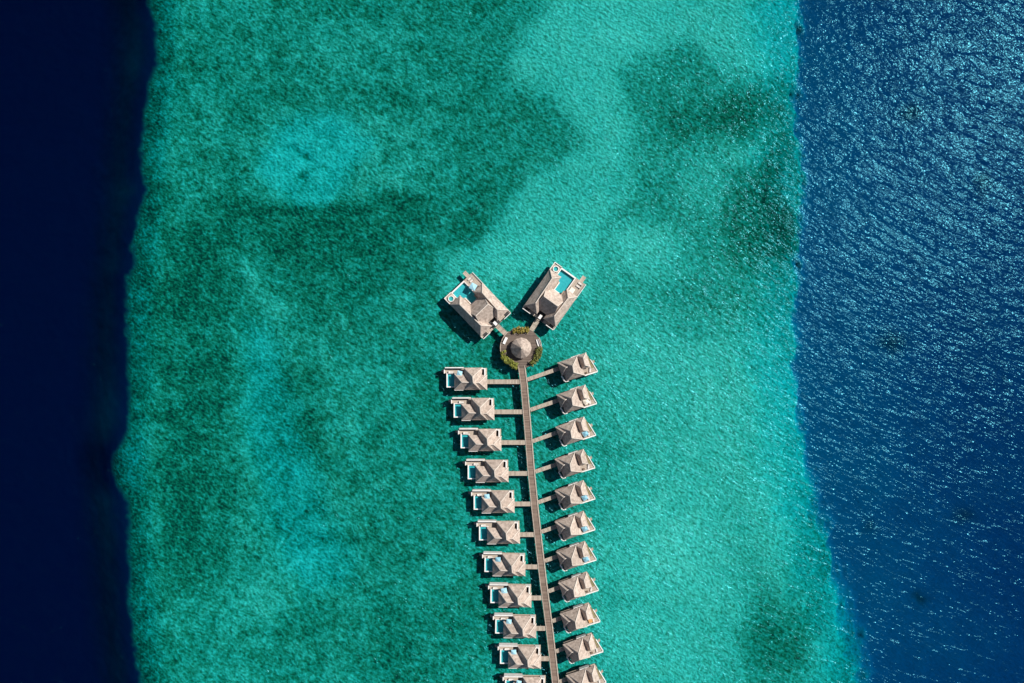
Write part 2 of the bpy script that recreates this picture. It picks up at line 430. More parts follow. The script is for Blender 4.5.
L(nt, rkw.outputs['Fac'], rmx.inputs['Factor']); L(nt, cr.outputs[0], rmx.inputs['A'])
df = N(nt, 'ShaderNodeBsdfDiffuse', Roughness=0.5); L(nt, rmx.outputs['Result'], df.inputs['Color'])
bp = N(nt, 'ShaderNodeBump', Strength=0.5, Distance=0.5); L(nt, ad.outputs[0], bp.inputs['Height']); L(nt, rel.outputs['Fac'], bp.inputs['Strength']); L(nt, bp.outputs[0], df.inputs['Normal'])
L(nt, df.outputs[0], out.inputs[0])
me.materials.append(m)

EXT = 3700
wb = MB().box(-EXT, EXT, -EXT, EXT, -90, 0)
m, nt, out = new_mat('sea_water')
tc = N(nt, 'ShaderNodeTexCoord')
def wave(scale, stretch, rot, detail, rough=0.55, dist=0.0):
    mp = N(nt, 'ShaderNodeMapping')
    mp.inputs['Rotation'].default_value = (0, 0, math.radians(rot))
    mp.vector_type = 'TEXTURE'
    mp.inputs['Scale'].default_value = (stretch, 1, 1)
    L(nt, tc.outputs['Object'], mp.inputs['Vector'])
    n = N(nt, 'ShaderNodeTexNoise', Scale=scale, Detail=detail, Roughness=rough, Distortion=dist)
    L(nt, mp.outputs[0], n.inputs['Vector'])
    return n.outputs['Fac']
w1 = wave(0.10, 2.6, -30, 2)         # swell
w2 = wave(0.36, 2.4, -36, 3, 0.6)    # wind waves
w3 = wave(1.0, 1.6, -26, 2, 0.6)    # ripples
def scaled(s, k):
    x = N(nt, 'ShaderNodeMath', operation='MULTIPLY'); x.inputs[1].default_value = k; L(nt, s, x.inputs[0]); return x.outputs[0]
def plus(a, b):
    x = N(nt, 'ShaderNodeMath', operation='ADD'); L(nt, a, x.inputs[0]); L(nt, b, x.inputs[1]); return x.outputs[0]
w4 = wave(0.15, 3.4, -27, 3, 0.55)      # scattered steeper crests
rd = N(nt, 'ShaderNodeMath', operation='SUBTRACT'); L(nt, w4, rd.inputs[0]); rd.inputs[1].default_value = 0.5
ra = N(nt, 'ShaderNodeMath', operation='ABSOLUTE'); L(nt, rd.outputs[0], ra.inputs[0])
rm = N(nt, 'ShaderNodeMapRange'); rm.inputs['From Min'].default_value = 0.0; rm.inputs['From Max'].default_value = 0.10; rm.inputs['To Min'].default_value = 1; rm.inputs['To Max'].default_value = 0
L(nt, ra.outputs[0], rm.inputs['Value'])
rp = N(nt, 'ShaderNodeMath', operation='POWER'); L(nt, rm.outputs[0], rp.inputs[0]); rp.inputs[1].default_value = 2.2
crest = N(nt, 'ShaderNodeMath', operation='MULTIPLY'); L(nt, rp.outputs[0], crest.inputs[0]); L(nt, w2, crest.inputs[1])
hgt = plus(plus(scaled(crest.outputs[0], 0.42), scaled(w1, 0.9)), plus(scaled(w2, 0.80), scaled(w3, 0.24)))
bp = N(nt, 'ShaderNodeBump', Strength=1.0, Distance=1.0); L(nt, hgt, bp.inputs['Height'])
gl = N(nt, 'ShaderNodeBsdfGlossy', Roughness=0.185, Color=(0.085, 0.37, 0.47, 1)); L(nt, bp.outputs[0], gl.inputs['Normal'])
fr = N(nt, 'ShaderNodeFresnel', IOR=1.33)
tr = N(nt, 'ShaderNodeBsdfTransparent')
mx = N(nt, 'ShaderNodeMixShader')
L(nt, fr.outputs[0], mx.inputs[0]); L(nt, tr.outputs[0], mx.inputs[1]); L(nt, gl.outputs[0], mx.inputs[2])
L(nt, mx.outputs[0], out.inputs['Surface'])
KR, KG, KB = 0.68, 0.088, 0.036
va = N(nt, 'ShaderNodeVolumeAbsorption', Density=1.0)
va.inputs['Color'].default_value = (1 - KR, 1 - KG, 1 - KB, 1)
L(nt, va.outputs[0], out.inputs['Volume'])
m.cycles.homogeneous_volume = True
tag(wb.build('water', m), kind='structure')

# ------------------------------------------------------------------ boardwalk
WALK = [(521.5, 366), (524, 385), (527.4, 425), (531, 470), (535, 510), (538.9, 545), (543, 580), (549.5, 630), (555.5, 683), (561.5, 735), (567, 780)]
def walk_x(py):
    return float(np.interp(py, [p[1] for p in WALK], [p[0] for p in WALK]))
def strip(mb, pts, w0, w1, z0, z1):
    """swept box along pts between lateral offsets w0 and w1 (m)"""
    ring = []
    for i, p in enumerate(pts):
        a = pts[max(i - 1, 0)]; b = pts[min(i + 1, len(pts) - 1)]
        d = Vector((b[0] - a[0], b[1] - a[1])).normalized(); n = Vector((-d.y, d.x))
        ring.append([mb.bm.verts.new((p[0] + n.x * w, p[1] + n.y * w, z)) for w, z in ((w0, z0), (w1, z0), (w1, z1), (w0, z1))])
    for r, s in zip(ring, ring[1:]):
        for i in range(4):
            j = (i + 1) % 4
            mb.bm.faces.new((r[i], r[j], s[j], s[i]))
    mb.bm.faces.new(ring[0]); mb.bm.faces.new(ring[-1][::-1])
wpts = [W(x, y, DECK) for x, y in WALK]
bw = empty('boardwalk', (0, 0, 0))
tag(bw, 'long brown timber boardwalk running from the round pavilion between the villa rows', 'boardwalk')
mb = MB(); strip(mb, wpts, -1.35, 1.35, DECK - 0.25, DECK); mb.build('deck', M['walk'], bw)
for sgn in (-1, 1):
    mb = MB(); strip(mb, wpts, sgn * 1.1, sgn * 1.32, DECK + 0.12, DECK + 0.24)
    k = 0
    for py in range(368, 780, 9):
        p = W(walk_x(py), py, DECK)
        d = (W(walk_x(py + 4), py + 4, DECK) - p).normalized(); n = Vector((-d.y, d.x, 0))
        q = p + n * (sgn * 1.21)
        mb.box(q.x - .08, q.x + .08, q.y - .08, q.y + .08, DECK - .01, DECK + .13)
    mb.build('kerb_rail', M['rail'], bw)
    mb = MB(); strip(mb, wpts, sgn * 1.36, sgn * 1.52, DECK - 0.32, DECK - 0.03); mb.build('fascia', M['rail'], bw)
pm = None
for py in range(372, 780, 17):
    p = W(walk_x(py), py, DECK)
    for sgn in (-1, 1):
        if pm is None:
            pm = MB().disc(0, 0, 0.17, PILE_BOTTOM, DECK - .25, 10).build('pile', M['pile'], bw, (p.x + sgn, p.y, 0))
        else:
            c = pm.copy(); COL.objects.link(c); c.parent = bw; c.location = (p.x + sgn, p.y, 0)

PILE_MESH = pm.data
def pile(root, x, y, top=None):
    o = bpy.data.objects.new('pile', PILE_MESH); COL.objects.link(o); o.parent = root; o.location = (x, y, 0)

def jetty(p, q, width, label, group='short jetties joining the villas to the boardwalk'):
    """straight plank jetty; p, q world points at deck level"""
    d = q - p; ln = d.length
    r = empty('jetty', (p.x, p.y, 0), math.atan2(d.y, d.x))
    tag(r, label, 'jetty', group)
    w = width / 2
    z = DECK - 0.02
    MB().box(0, ln, -w + .12, w - .12, z - 0.2, z).build('deck', M['jetty'], r)
    for s in (-1, 1):
        MB().box(0, ln, s * (w - .115), s * w, z - .22, z + .10).build('edge_beam', M['rail'], r)
    n = max(1, round(ln / 5))
    for i in range(n):
        x = ln * (i + .5) / n
        pile(r, x, -w + .3); pile(r, x, w - .3)
    return r

# ------------------------------------------------------------------ plunge pool villa (pool, terrace, two hipped roofs)
def uv(u, v): return ((u - 21.5) * S, -(v - 11.2) * S)
def rect(mb, u0, u1, v0, v1, z0, z1):
    a, b = uv(u0, v0), uv(u1, v1)
    return mb.box(a[0], b[0], a[1], b[1], z0, z1)
def pool_villa():
    r = empty('plunge_pool_villa')
    mb = MB()
    for a in ((0, 20, 0.9, 6), (11.6, 20, 6, 22.2), (20, 42.6, 1.0, 22.2)): rect(mb, *a, DECK - .3, DECK)
    mb.build('deck', M['deck'], r)
    # pool: shell with a wide pale rim on the seaward side
    p = MB()
    rect(p, 3.6, 10.9, 6.6, 19.2, DECK - 1.0, DECK - .8)                                     # floor
    pw = MB()
    rect(pw, 2.4, 3.6, 6.003, 20.2, DECK - 1.5, DECK + .02); rect(pw, 10.9, 11.59, 6.003, 20.2, DECK - 1.5, DECK + .02)
    rect(pw, 3.6, 10.9, 6.003, 6.6, DECK - 1.5, DECK + .02); rect(pw, 3.6, 10.9, 19.2, 20.2, DECK - 1.5, DECK + .02)
    po = pw.build('pool', M['white'], r)
    p.build('pool_floor', M['tile'], po)
    a, b = uv(3.6, 6.6), uv(10.9, 19.2)
    lin = MB()
    for q in ((3.6, 3.7, 6.6, 19.2), (10.8, 10.9, 6.6, 19.2), (3.7, 10.8, 6.6, 6.7), (3.7, 10.8, 19.1, 19.2)): rect(lin, *q, DECK - .79, DECK - .2)
    lin.build('pool_lining', M['tile'], po)
    MB().sheet([(a[0], a[1]), (b[0], a[1]), (b[0], b[1]), (a[0], b[1])], DECK - .12).build('pool_water', M['poolwater'], po)
    # walls
    mb = MB(); rect(mb, 12.6, 41.6, 8.6, 21.4, DECK, EAVE - .2); rect(mb, 21.6, 37, 1.6, 8.6, DECK, EAVE - .2); mb.build('wall', M['wall'], r)
    mb = MB(); rect(mb, 1.4, 19.6, 0.0, 0.85, DECK - .6, DECK + 1.9); mb.build('privacy_wall', M['white'], r)
    mb = MB(); rect(mb, 0.0, 0.85, 2.2, 6.2, DECK - .6, DECK + .5); mb.build('terrace_wall', M['white'], r)
    mb = MB(); rect(mb, 10.6, 19.5, 22.21, 22.9, DECK - .6, DECK + 1.6); mb.build('garden_wall', M['white'], r)
    mb = MB()
    rect(mb, 40.2, 41.2, 1.0, 8.4, DECK, DECK + 2.3); rect(mb, 36.8, 40.2, 1.0, 1.8, DECK, DECK + 2.3)
    co = mb.build('courtyard_wall', M['white'], r)
    mb = MB(); rect(mb, 37.2, 40.2, 1.8, 8.4, DECK + .003, DECK + .06); mb.build('courtyard_floor', M['dark'], co)
    # roofs
    main = ([uv(20, .4), uv(20.6, 21.9), uv(36.2, 21.9), uv(38.4, .4)], [uv(29.6, 8.6), uv(30.2, 14.6)], 5.1)
    wing = ([uv(10.6, 6), uv(10.6, 22.2), uv(43, 22.2), uv(43, 7.6)], None, 2.5)
    roof(r, [main], EAVE + .06)
    roof(r, [([uv(43, 7.8), uv(10.6, 6.2), uv(10.6, 22.2), uv(43, 22.2)], [uv(35.6, 14.8), uv(18.6, 14.2)], 3.2)], EAVE)
    # steps down to the sea on the pool side
    mb = MB()
    for i in range(4): rect(mb, -1.2 * (i + 1) * .6, -1.2 * i * .6, 2.6, 5.0, DECK - .34 - .3 * i, DECK - .24 - .3 * i)
    mb.build('steps', M['deck'], r)
    for u, v in ((3, 7), (3, 19.5), (11, 19.5), (14, 3), (22, 3), (22, 20), (32, 20), (41, 20), (41, 8)): pile(r, *uv(u, v))
    return r

L_POS = [(444, 367.3), (451.2, 397.5), (458.2, 428.3), (465.3, 459.4), (471.3, 490), (476.7, 520.8), (482.2, 552.8), (488.2, 584), (493, 614.6), (497.8, 645), (502.8, 675.6)]
PARASOL_L = {0: 'paleblue', 4: 'paleblue', 6: 'blue', 7: 'paleblue', 8: 'paleblue', 9: 'paleblue', 10: 'paleblue'}
proto = None
L_LOC = []
for i, (px, py) in enumerate(L_POS):
    o = pool_villa() if proto is None else copy_tree(proto)
    if proto is None: proto = o
    o.location = W(px + 21.5, py + 11.2, 2.6); o.location.z = 0
    o.rotation_euler.z = math.radians(-0.8 if i > 5 else 0.2)
    L_LOC.append(o)
    nm = 'next to the pavilion' if i == 0 else 'from the pavilion'
    ex = {'paleblue': 'pale blue parasol', 'blue': 'bright blue parasol', None: 'no parasol'}[PARASOL_L.get(i)]
    tag(o, f'plunge pool villa with {ex}, {ORD[i]} in its row {nm}', 'villa', 'plunge pool villas along the boardwalk')
bpy.context.view_layer.update()
def loc_of(o, x, y, z=0):
    return Matrix.Translation(o.location) @ Matrix.Rotation(o.rotation_euler.z, 4, 'Z') @ Vector((x, y, z))
for i, o in enumerate(L_LOC):
    p = loc_of(o, *uv(42.6, 14.6), DECK)
    q = Vector((p.x, p.y, DECK))
    for _ in range(3):
        py = 341.5 - q.y / (S * (1 - DECK / H))
        q.x = W(walk_x(py), py, DECK).x - 1.53
    jetty(p + Vector((.02, 0, 0)), q, 1.75, f'pale plank jetty from the boardwalk to the {ORD[i]} plunge pool villa')

# ------------------------------------------------------------------ sundeck villa (three hipped roofs, terrace to the open side)
def ab(a, b): return ((a - 15) * S, -(b - 10) * S)
def sundeck_villa():
    r = empty('sundeck_villa')
    MB().prism([ab(2.2, 20.3), ab(34.6, 21.2), ab(30.2, .4), ab(.6, .6)], DECK - .3, DECK).build('deck', M['deck'], r)
    mb = MB()
    e = [ab(34.6, 21.2), ab(30.2, .4)]
    mb.bar((*ab(21.8, 21.35), DECK - .2), (*ab(35.2, 21.7), DECK - .2), .4, .65)
    mb.bar((*ab(35.2, 21.2), DECK - .2), (*ab(32.3, 8), DECK - .2), .3, .5)
    mb.build('parapet', M['white'], r)
    mb = MB(); mb.prism([ab(31.4, 5.5), ab(33.6, 16.5), ab(30.6, 17), ab(30.4, 5.5)], DECK + .004, DECK + .05); mb.build('lounge_net', M['net'], r)
    mb = MB()
    def rc(a0, a1, b0, b1, z0, z1):
        p, q = ab(a0, b0), ab(a1, b1); mb.box(p[0], q[0], p[1], q[1], z0, z1)
    rc(4, 20.4, 1.6, 19.2, DECK, EAVE - .2); rc(20.4, 28.6, 1.6, 12.6, DECK, EAVE - .2); rc(1.4, 4, 1.6, 12.2, DECK, EAVE - .2)
    mb.build('wall', M['wall'], r)
    mb = MB()
    mb.bar((*ab(-.3, 14), DECK - .4), (*ab(1.0, 19.8), DECK - .4), .45, 2.3)
    mb.bar((*ab(1.2, 20.35), DECK - .4), (*ab(4.6, 20.8), DECK - .4), .4, 2.3)
    co = mb.build('courtyard_wall', M['white'], r)
    mb = MB(); rc(14.4, 24, -.4, .3, DECK - .4, DECK + 1.4); mb.build('privacy_wall', M['white'], r)
    roof(r, [([ab(2.4, .3), ab(2.6, 20.4), ab(21.6, 20.6), ab(21, 0)], [ab(12.6, 7.2), ab(11.4, 13.6)], 5.1)], EAVE + .06)
    roof(r, [([ab(14, .15), ab(0, .15), ab(0, 13.6), ab(14, 13.6)], [ab(13.2, 6.9), ab(6, 6.9)], 3.1)], EAVE)
    roof(r, [([ab(20, -.1), ab(20, 14.2), ab(29.8, 14.6), ab(30, -.1)], [ab(25.3, 3.6), ab(24.6, 11)], 3.0)], EAVE + .03)
    mb = MB()
    for k in range(4): 
        p, q = ab(33.0 + .7 * k, 10), ab(33.7 + .7 * k, 12.6); mb.box(p[0], q[0], p[1], q[1], DECK - .34 - .3 * k, DECK - .24 - .3 * k)
    mb.build('steps', M['deck'], r)
    for a, b in ((3, 3), (3, 18), (14, 3), (14, 18), (24, 3), (24, 19), (31, 5), (33, 19)): pile(r, *ab(a, b))
    return r
R_POS = [(586.2, 352.7), (585.3, 384.9), (584.3, 417.1), (583.6, 449.6), (583.7, 481.1), (583.7, 512.1), (585, 542.4), (587.1, 573.3), (588.8, 604.5), (591.8, 635), (594.8, 666.2)]
R_EXTRA = {2: 'bright blue parasol', 4: 'bright blue parasol', 5: 'bright blue parasol', 6: 'bright blue parasol', 1: 'cream parasol', 8: 'orange daybed'}
proto = None
R_LOC = []
RA = math.radians(19.4)
for i, (px, py) in enumerate(R_POS):
    o = sundeck_villa() if proto is None else copy_tree(proto)
    if proto is None: proto = o
    o.location = W(px - 11.1, py + 14.5, 4.0); o.location.z = 0
    o.rotation_euler.z = RA + math.radians(random.uniform(-.8, .8))
    R_LOC.append(o)
    nm = 'next to the pavilion' if i == 0 else 'from the pavilion'
    ex = R_EXTRA.get(i, 'no parasol')
    tag(o, f'slanted sundeck villa with {ex}, {ORD[i]} in its row {nm}', 'villa', 'sundeck villas along the boardwalk')
for i, o in enumerate(R_LOC):
    p = loc_of(o, *ab(1.2, 6.4), DECK)
    d = (loc_of(o, *ab(0, 6.4), DECK) - p).normalized()
    t = 2.0
    for _ in range(400):
        q = p + d * t
        py = 341.5 - q.y / (S * (1 - DECK / H))
        if q.x < W(walk_x(py), py, DECK).x + 1.62: break
        t += .05
    jetty(q, p, 1.5, f'pale plank jetty from the boardwalk to the {ORD[i]} sundeck villa')

# ------------------------------------------------------------------ the two large villas by the pavilion
def cd(a, b): return ((a - 21) * S, -(b - 18.5) * S)
def large_villa():
    r = empty('large_pool_villa')
    mb = MB()
    def rc(mb, a0, a1, b0, b1, z0, z1):
        p, q = cd(a0, b0), cd(a1, b1); mb.box(p[0], q[0], p[1], q[1], z0, z1)
    for q in ((-6, 49.4, 0, 11.6), (-6, 49.4, 29, 37.3), (16.6, 49.4, 11.6, 29), (8, 16.6, 22.6, 29)): rc(mb, *q, DECK - .3, DECK)
    mb.build('deck', M['deck'], r)
    mb = MB(); rc(mb, -12, -6.003, 3.4, 7.4, DECK - .5, DECK - .3); mb.build('swim_platform', M['deck'], r)
    po = MB()
    rc(po, -6, -4.6, 11.603, 28.997, DECK - 1.6, DECK + .04); rc(po, -4.6, 16.597, 11.603, 12.3, DECK - 1.6, DECK + .02)
    rc(po, -4.6, 8, 28.2, 28.997, DECK - 1.6, DECK + .02); rc(po, 8.003, 16.597, 21.9, 22.597, DECK - 1.6, DECK + .02)
    rc(po, 7.3, 8.0, 21.9, 28.2, DECK - 1.6, DECK + .02); rc(po, 15.9, 16.597, 12.3, 21.9, DECK - 1.6, DECK + .02)
    po = po.build('pool', M['white'], r)
    fl = MB(); rc(fl, -4.6, 7.3, 12.3, 28.2, DECK - 1.3, DECK - 1.0); rc(fl, 7.3, 15.9, 12.3, 21.9, DECK - 1.3, DECK - 1.0); fl.build('pool_floor', M['tile'], po)
    MB().sheet([cd(-4.6, 12.3), cd(15.9, 12.3), cd(15.9, 21.9), cd(7.3, 21.9), cd(7.3, 28.2), cd(-4.6, 28.2)], DECK - .1).build('pool_water', M['poolwater'], po)
    mb = MB()
    rc(mb, 12, 44.6, 1.4, 14.4, DECK, EAVE - .1); rc(mb, 7, 44.6, 23, 36, DECK, EAVE - .1); rc(mb, 18.4, 40, 14.4, 23, DECK, EAVE - .1)
    mb.build('wall', M['wall'], r)
    mb = MB()
    rc(mb, -6, 12, -.6, 0, DECK - .5, DECK + .5); rc(mb, 49.4, 50, 0, 9, DECK - .5, DECK + 1.8); rc(mb, 49.4, 50, 28, 37.3, DECK - .5, DECK + 1.8)
    rc(mb, -6.6, -6.0, 28.9, 37.9, DECK - .5, DECK + .4); rc(mb, -6, 3, 37.31, 37.9, DECK - .5, DECK + .4)
    rc(mb, 12, 49, -.45, 0, DECK - .5, DECK + .3); rc(mb, 3, 49, 37.31, 37.75, DECK - .5, DECK + .3)
    mb.build('parapet', M['white'], r)
    for b0, b1 in ((1.0, 6.2), (30.4, 35.4)):
        mb = MB(); rc(mb, 44.8, 49.2, b0, b1, DECK + .003, DECK + .05); mb.build('courtyard_floor', M['dark'], r)
    mb = MB(); rc(mb, 41, 49.3, 13.4, 23.6, DECK + .003, DECK + .05); mb.build('entrance_court', M['dark'], r)
    mb = MB(); rc(mb, 44.6, 48.8, 16.8, 19.6, DECK + 2.3, DECK + 2.5)
    for a in (45, 48.4):
        for b in (17.1, 19.3): rc(mb, a - .2, a + .2, b - .2, b + .2, DECK + .05, DECK + 2.3)
    mb.build('entrance_canopy', M['white'], r)
    z = EAVE + .15
    roof(r, [([cd(46.2, -.3), cd(9, -.3), cd(9, 12.6), cd(46.2, 14.6)], [cd(38.6, 7.4), cd(16.4, 6.6)], 3.8)], z)
    roof(r, [([cd(46.2, 22.4), cd(2.6, 24.2), cd(2.6, 37.6), cd(46.2, 37.6)], [cd(38.8, 29.6), cd(9.8, 30.4)], 3.9)], z + .04)
    roof(r, [([cd(17, 7), cd(17, 30.5), cd(41.4, 30.5), cd(41.4, 7)], [cd(29, 10.6), cd(29, 26.8)], 5.7)], z + .08)
    for a, b in ((-4, 2), (-4, 13), (-4, 27), (-4, 35), (10, 2), (10, 35), (25, 2), (25, 18), (25, 35), (38, 2), (38, 35), (47, 4), (47, 33), (47, 18)): pile(r, *cd(a, b))
    return r
def place_large(o, O, ang):
    c = Matrix.Rotation(ang, 2) @ Vector((21 * S, -18.5 * S))
    k = 1 - 3.6 / H
    p = W(*O, 3.6)
    o.location = (p.x + c.x, p.y + c.y, 0); o.rotation_euler.z = ang
BIG = []
o = large_villa(); place_large(o, (476, 276.4), math.radians(-46.4)); BIG.append(o)
tag(o, 'large thatched villa with blue parasol beside its pool, joined to the pavilion', 'villa', 'large pool villas at the pavilion')
o = copy_tree(o); place_large(o, (582.6, 289.0), math.radians(-125.4)); BIG.append(o)
tag(o, 'large thatched villa with cream daybed and turquoise pool, joined to the pavilion', 'villa', 'large pool villas at the pavilion')

# ------------------------------------------------------------------ round pavilion
PC = W(521, 348, DECK)
pv = empty('round_pavilion', (PC.x, PC.y, 0))
tag(pv, 'round thatched pavilion on a circular deck at the head of the boardwalk', 'pavilion')
Rr = 20.2 * S
MB().disc(0, 0, Rr, DECK - .35, DECK + .004, 48).build('deck', M['ring'], pv)
mb = MB(); mb.arc(Rr, Rr + .22, 128, 160, DECK - .4, DECK + .35); mb.arc(Rr, Rr + .22, 162, 258, DECK - .4, DECK + .2, 24)
mb.arc(Rr, Rr + .22, -62, 30, DECK - .4, DECK + .2, 24); mb.arc(Rr, Rr + .22, 66, 118, DECK - .4, DECK + .2, 16)
mb.build('kerb_rail', M['rail'], pv)
rf = MB().cone(0, 0, 10.4 * S, 3.8, 8.8, 12).build('roof', M['thatch'], pv)
MB().disc(0, 0, .35, 8.45, 9.05, 10, .12).build('finial', M['cap'], rf)
pp = MB().disc(0, 0, .14, DECK, 3.7, 8).build('post', M['brownwood'], pv, (3.4, 0, 0))
for k in range(1, 8):
    c = pp.copy(); COL.objects.link(c); c.parent = pv; c.location = (3.4 * math.cos(k * math.pi / 4), 3.4 * math.sin(k * math.pi / 4), 0)
MB().disc(0, 0, 1.1, DECK + .004, DECK + .9, 20).build('counter', M['brownwood'], pv)
for k in range(12):
    t = 2 * math.pi * k / 12; pile(pv, 6.6 * math.cos(t), 6.6 * math.sin(t))
# apron between the round deck and the boardwalk
p = W(521.4, 367, DECK) - Vector((PC.x, PC.y, 0))

def bench(ang, r, label):
    t = math.radians(ang)
    o = empty('bench', (PC.x + r * math.cos(t), PC.y + r * math.sin(t), DECK + .004), t)
    tag(o, label, 'bench', 'white benches on the pavilion deck')
    MB().box(-.45, .45, -1.4, 1.4, .3, .46).build('seat', M['white'], o)
    MB().box(.46, .6, -1.4, 1.4, .3, .95).build('backrest', M['white'], o)
    for s in (-1, 1): MB().box(-.35, .4, s * 1.2 - .12, s * 1.2 + .12, 0, .3).build('leg', M['white'], o)
bench(155, 6.85, 'long white bench on the pavilion deck beside the lime green planter')
bench(17, 7.1, 'white bench on the pavilion deck beside the dark green planter')

def planter(a0, a1, n, mat, label):
    o = empty('planter_bed', (PC.x, PC.y, DECK + .004))
    tag(o, label, 'planter', 'curved planters round the pavilion deck')
    r0, r1 = Rr - 2.0, Rr - .02
    mb = MB(); mb.arc(r1 - .12, r1, a0, a1, 0, .5); mb.arc(r0, r0 + .12, a0, a1, 0, .5)
    for a in (a0, a1):
        t = math.radians(a); d = 1 if a == a0 else -1
        mb.bar(((r0 + .14) * math.cos(t), (r0 + .14) * math.sin(t), 0), ((r1 - .14) * math.cos(t), (r1 - .14) * math.sin(t), 0), .16, .5)
    pl = mb.build('planter', M['rail'], o)
    mb = MB(); mb.arc(r0 + .125, r1 - .125, a0 + 1, a1 - 1, .05, .4); mb.build('soil', M['soil'], pl)
    rnd = random.Random(n + int(a0))
    mb = MB()
    clumps = [(rnd.uniform(r0 + .2, r1 + .3), math.radians(rnd.uniform(a0, a1)), rnd.uniform(.35, .75), rnd.uniform(.6, 1.5)) for _ in range(int((a1 - a0) * 1.0))]
    for _ in range(n):
        cr_, ct, rad, hh = rnd.choice(clumps)
        d = Vector((rnd.gauss(0, 1), rnd.gauss(0, 1), rnd.gauss(0, 1))).normalized() * rad * rnd.random() ** .4
        c = Vector((cr_ * math.cos(ct), cr_ * math.sin(ct), hh)) + d
        c.z = max(c.z, .42)
        nrm = (d.normalized() + Vector((rnd.gauss(0, .5), rnd.gauss(0, .5), .6 + rnd.gauss(0, .4)))).normalized()
        t1 = nrm.orthogonal().normalized(); t1 = Matrix.Rotation(rnd.random() * 6.3, 3, nrm) @ t1; t2 = nrm.cross(t1)
        s = rnd.uniform(.14, .28)
        vs = [mb.bm.verts.new(c + t1 * s * x + t2 * s * .5 * y) for x, y in ((-1, 0), (0, -1), (1, 0), (0, 1))]
        mb.bm.faces.new(vs)
    fo = mb.build('foliage', mat, o)
planter(190, 258, 3400, M['leaf_lime'], 'curved planter of lime green shrubs on the pavilion deck')
planter(-61, 2, 3200, M['leaf_green'], 'curved planter of dark green shrubs on the pavilion deck')
planter(66, 116, 2400, M['leaf_gold'], 'curved planter of golden yellow shrubs between the two large villas')

def deck_point(ang, r):
    t = math.radians(ang); return Vector((PC.x + r * math.cos(t), PC.y + r * math.sin(t), DECK))
for o, lab in ((BIG[0], 'short jetty from the pavilion to the large villa with the blue parasol'), (BIG[1], 'short jetty from the pavilion to the large villa with the cream daybed')):
    p = loc_of(o, *cd(49.45, 18.5), DECK)
    c = Vector((PC.x, PC.y, DECK))
    q = c + (p - c).normalized() * (Rr + .02)
    jetty(p, q, 1.9, lab, 'jetties joining the large villas to the pavilion')

# ------------------------------------------------------------------ loose things on the decks
def parasol(p, size, mat, label, rz, protos={}):
    key = mat.name
    if key not in protos:
        o = empty('parasol')
        mb = MB(); h = .5; z = 2.35
        c = [mb.bm.verts.new((x, y, z)) for x, y in ((-1, -1), (1, -1), (1, 1), (-1, 1))]
        u = [mb.bm.verts.new((x * .98, y * .98, z - .16)) for x, y in ((-1, -1), (1, -1), (1, 1), (-1, 1))]
        a = mb.bm.verts.new((0, 0, z + h)); a2 = mb.bm.verts.new((0, 0, z + h - .1))
        for i in range(4):
            j = (i + 1) % 4
            mb.bm.faces.new((c[i], c[j], a)); mb.bm.faces.new((u[i], u[j], c[j], c[i])); mb.bm.faces.new((u[j], u[i], a2))
        mb.build('canopy', mat, o)
        MB().disc(0, 0, .045, .1, 2.74, 8).build('pole', M['white'], o)
        MB().disc(0, 0, .35, 0, .1, 16).build('base', M['dark'], o)
        protos[key] = o; first = True
    else:
        o = copy_tree(protos[key])
    o.location = p; o.rotation_euler.z = rz; o.scale = (size, size, 1)
    tag(o, label, 'parasol', 'open parasols on the villa decks')
    return o
LNG = None
def lounger(p, rz, label, group='sun loungers on the villa decks'):
    global LNG
    if LNG is None:
        o = empty('sun_lounger')
        MB().box(-1, 1, -.36, .36, .22, .32).build('frame', M['brownwood'], o)
        mb = MB(); mb.box(-.98, .35, -.33, .33, .322, .42); mb.bar((.36, 0, .322), (.97, 0, .62), .66, .1); mb.build('cushion', M['cushion'], o)
        for x in (-.85, .85):
            for y in (-.28, .28): MB().box(x - .05, x + .05, y - .05, y + .05, 0, .22).build('leg', M['brownwood'], o)
        LNG = o
    else:
        o = copy_tree(LNG)
    o.location = p; o.rotation_euler.z = rz
    tag(o, label, 'sun lounger', group)
    return o
DB = {}
def daybed(p, rz, mat, label, size=1.0):
    if mat.name not in DB:
        o = empty('daybed')
        MB().box(-.95, .95, -.95, .95, 0, .3).build('frame', M['brownwood'], o)
        MB().box(-.9, .9, -.9, .9, .302, .5).build('mattress', mat, o)
        for s in (-1, 1): MB().box(.5, .88, s * .45 - .35, s * .45 + .35, .502, .66).build('pillow', M['white'], o)
        DB[mat.name] = o
    else:
        o = copy_tree(DB[mat.name])
    o.location = p; o.rotation_euler.z = rz; o.scale = (size, size, 1)
    tag(o, label, 'daybed', 'daybeds on the villa decks')
def table(p, label, protos=[]):
    if not protos:
        o = empty('side_table')
        MB().disc(0, 0, .42, .42, .48, 16).build('table_top', M['brownwood'], o)
        MB().disc(0, 0, .07, .0, .42, 8).build('leg', M['brownwood'], o)
        protos.append(o)
    else:
        o = copy_tree(protos[0])
    o.location = p; tag(o, label, 'side table', 'round side tables on the sundecks')

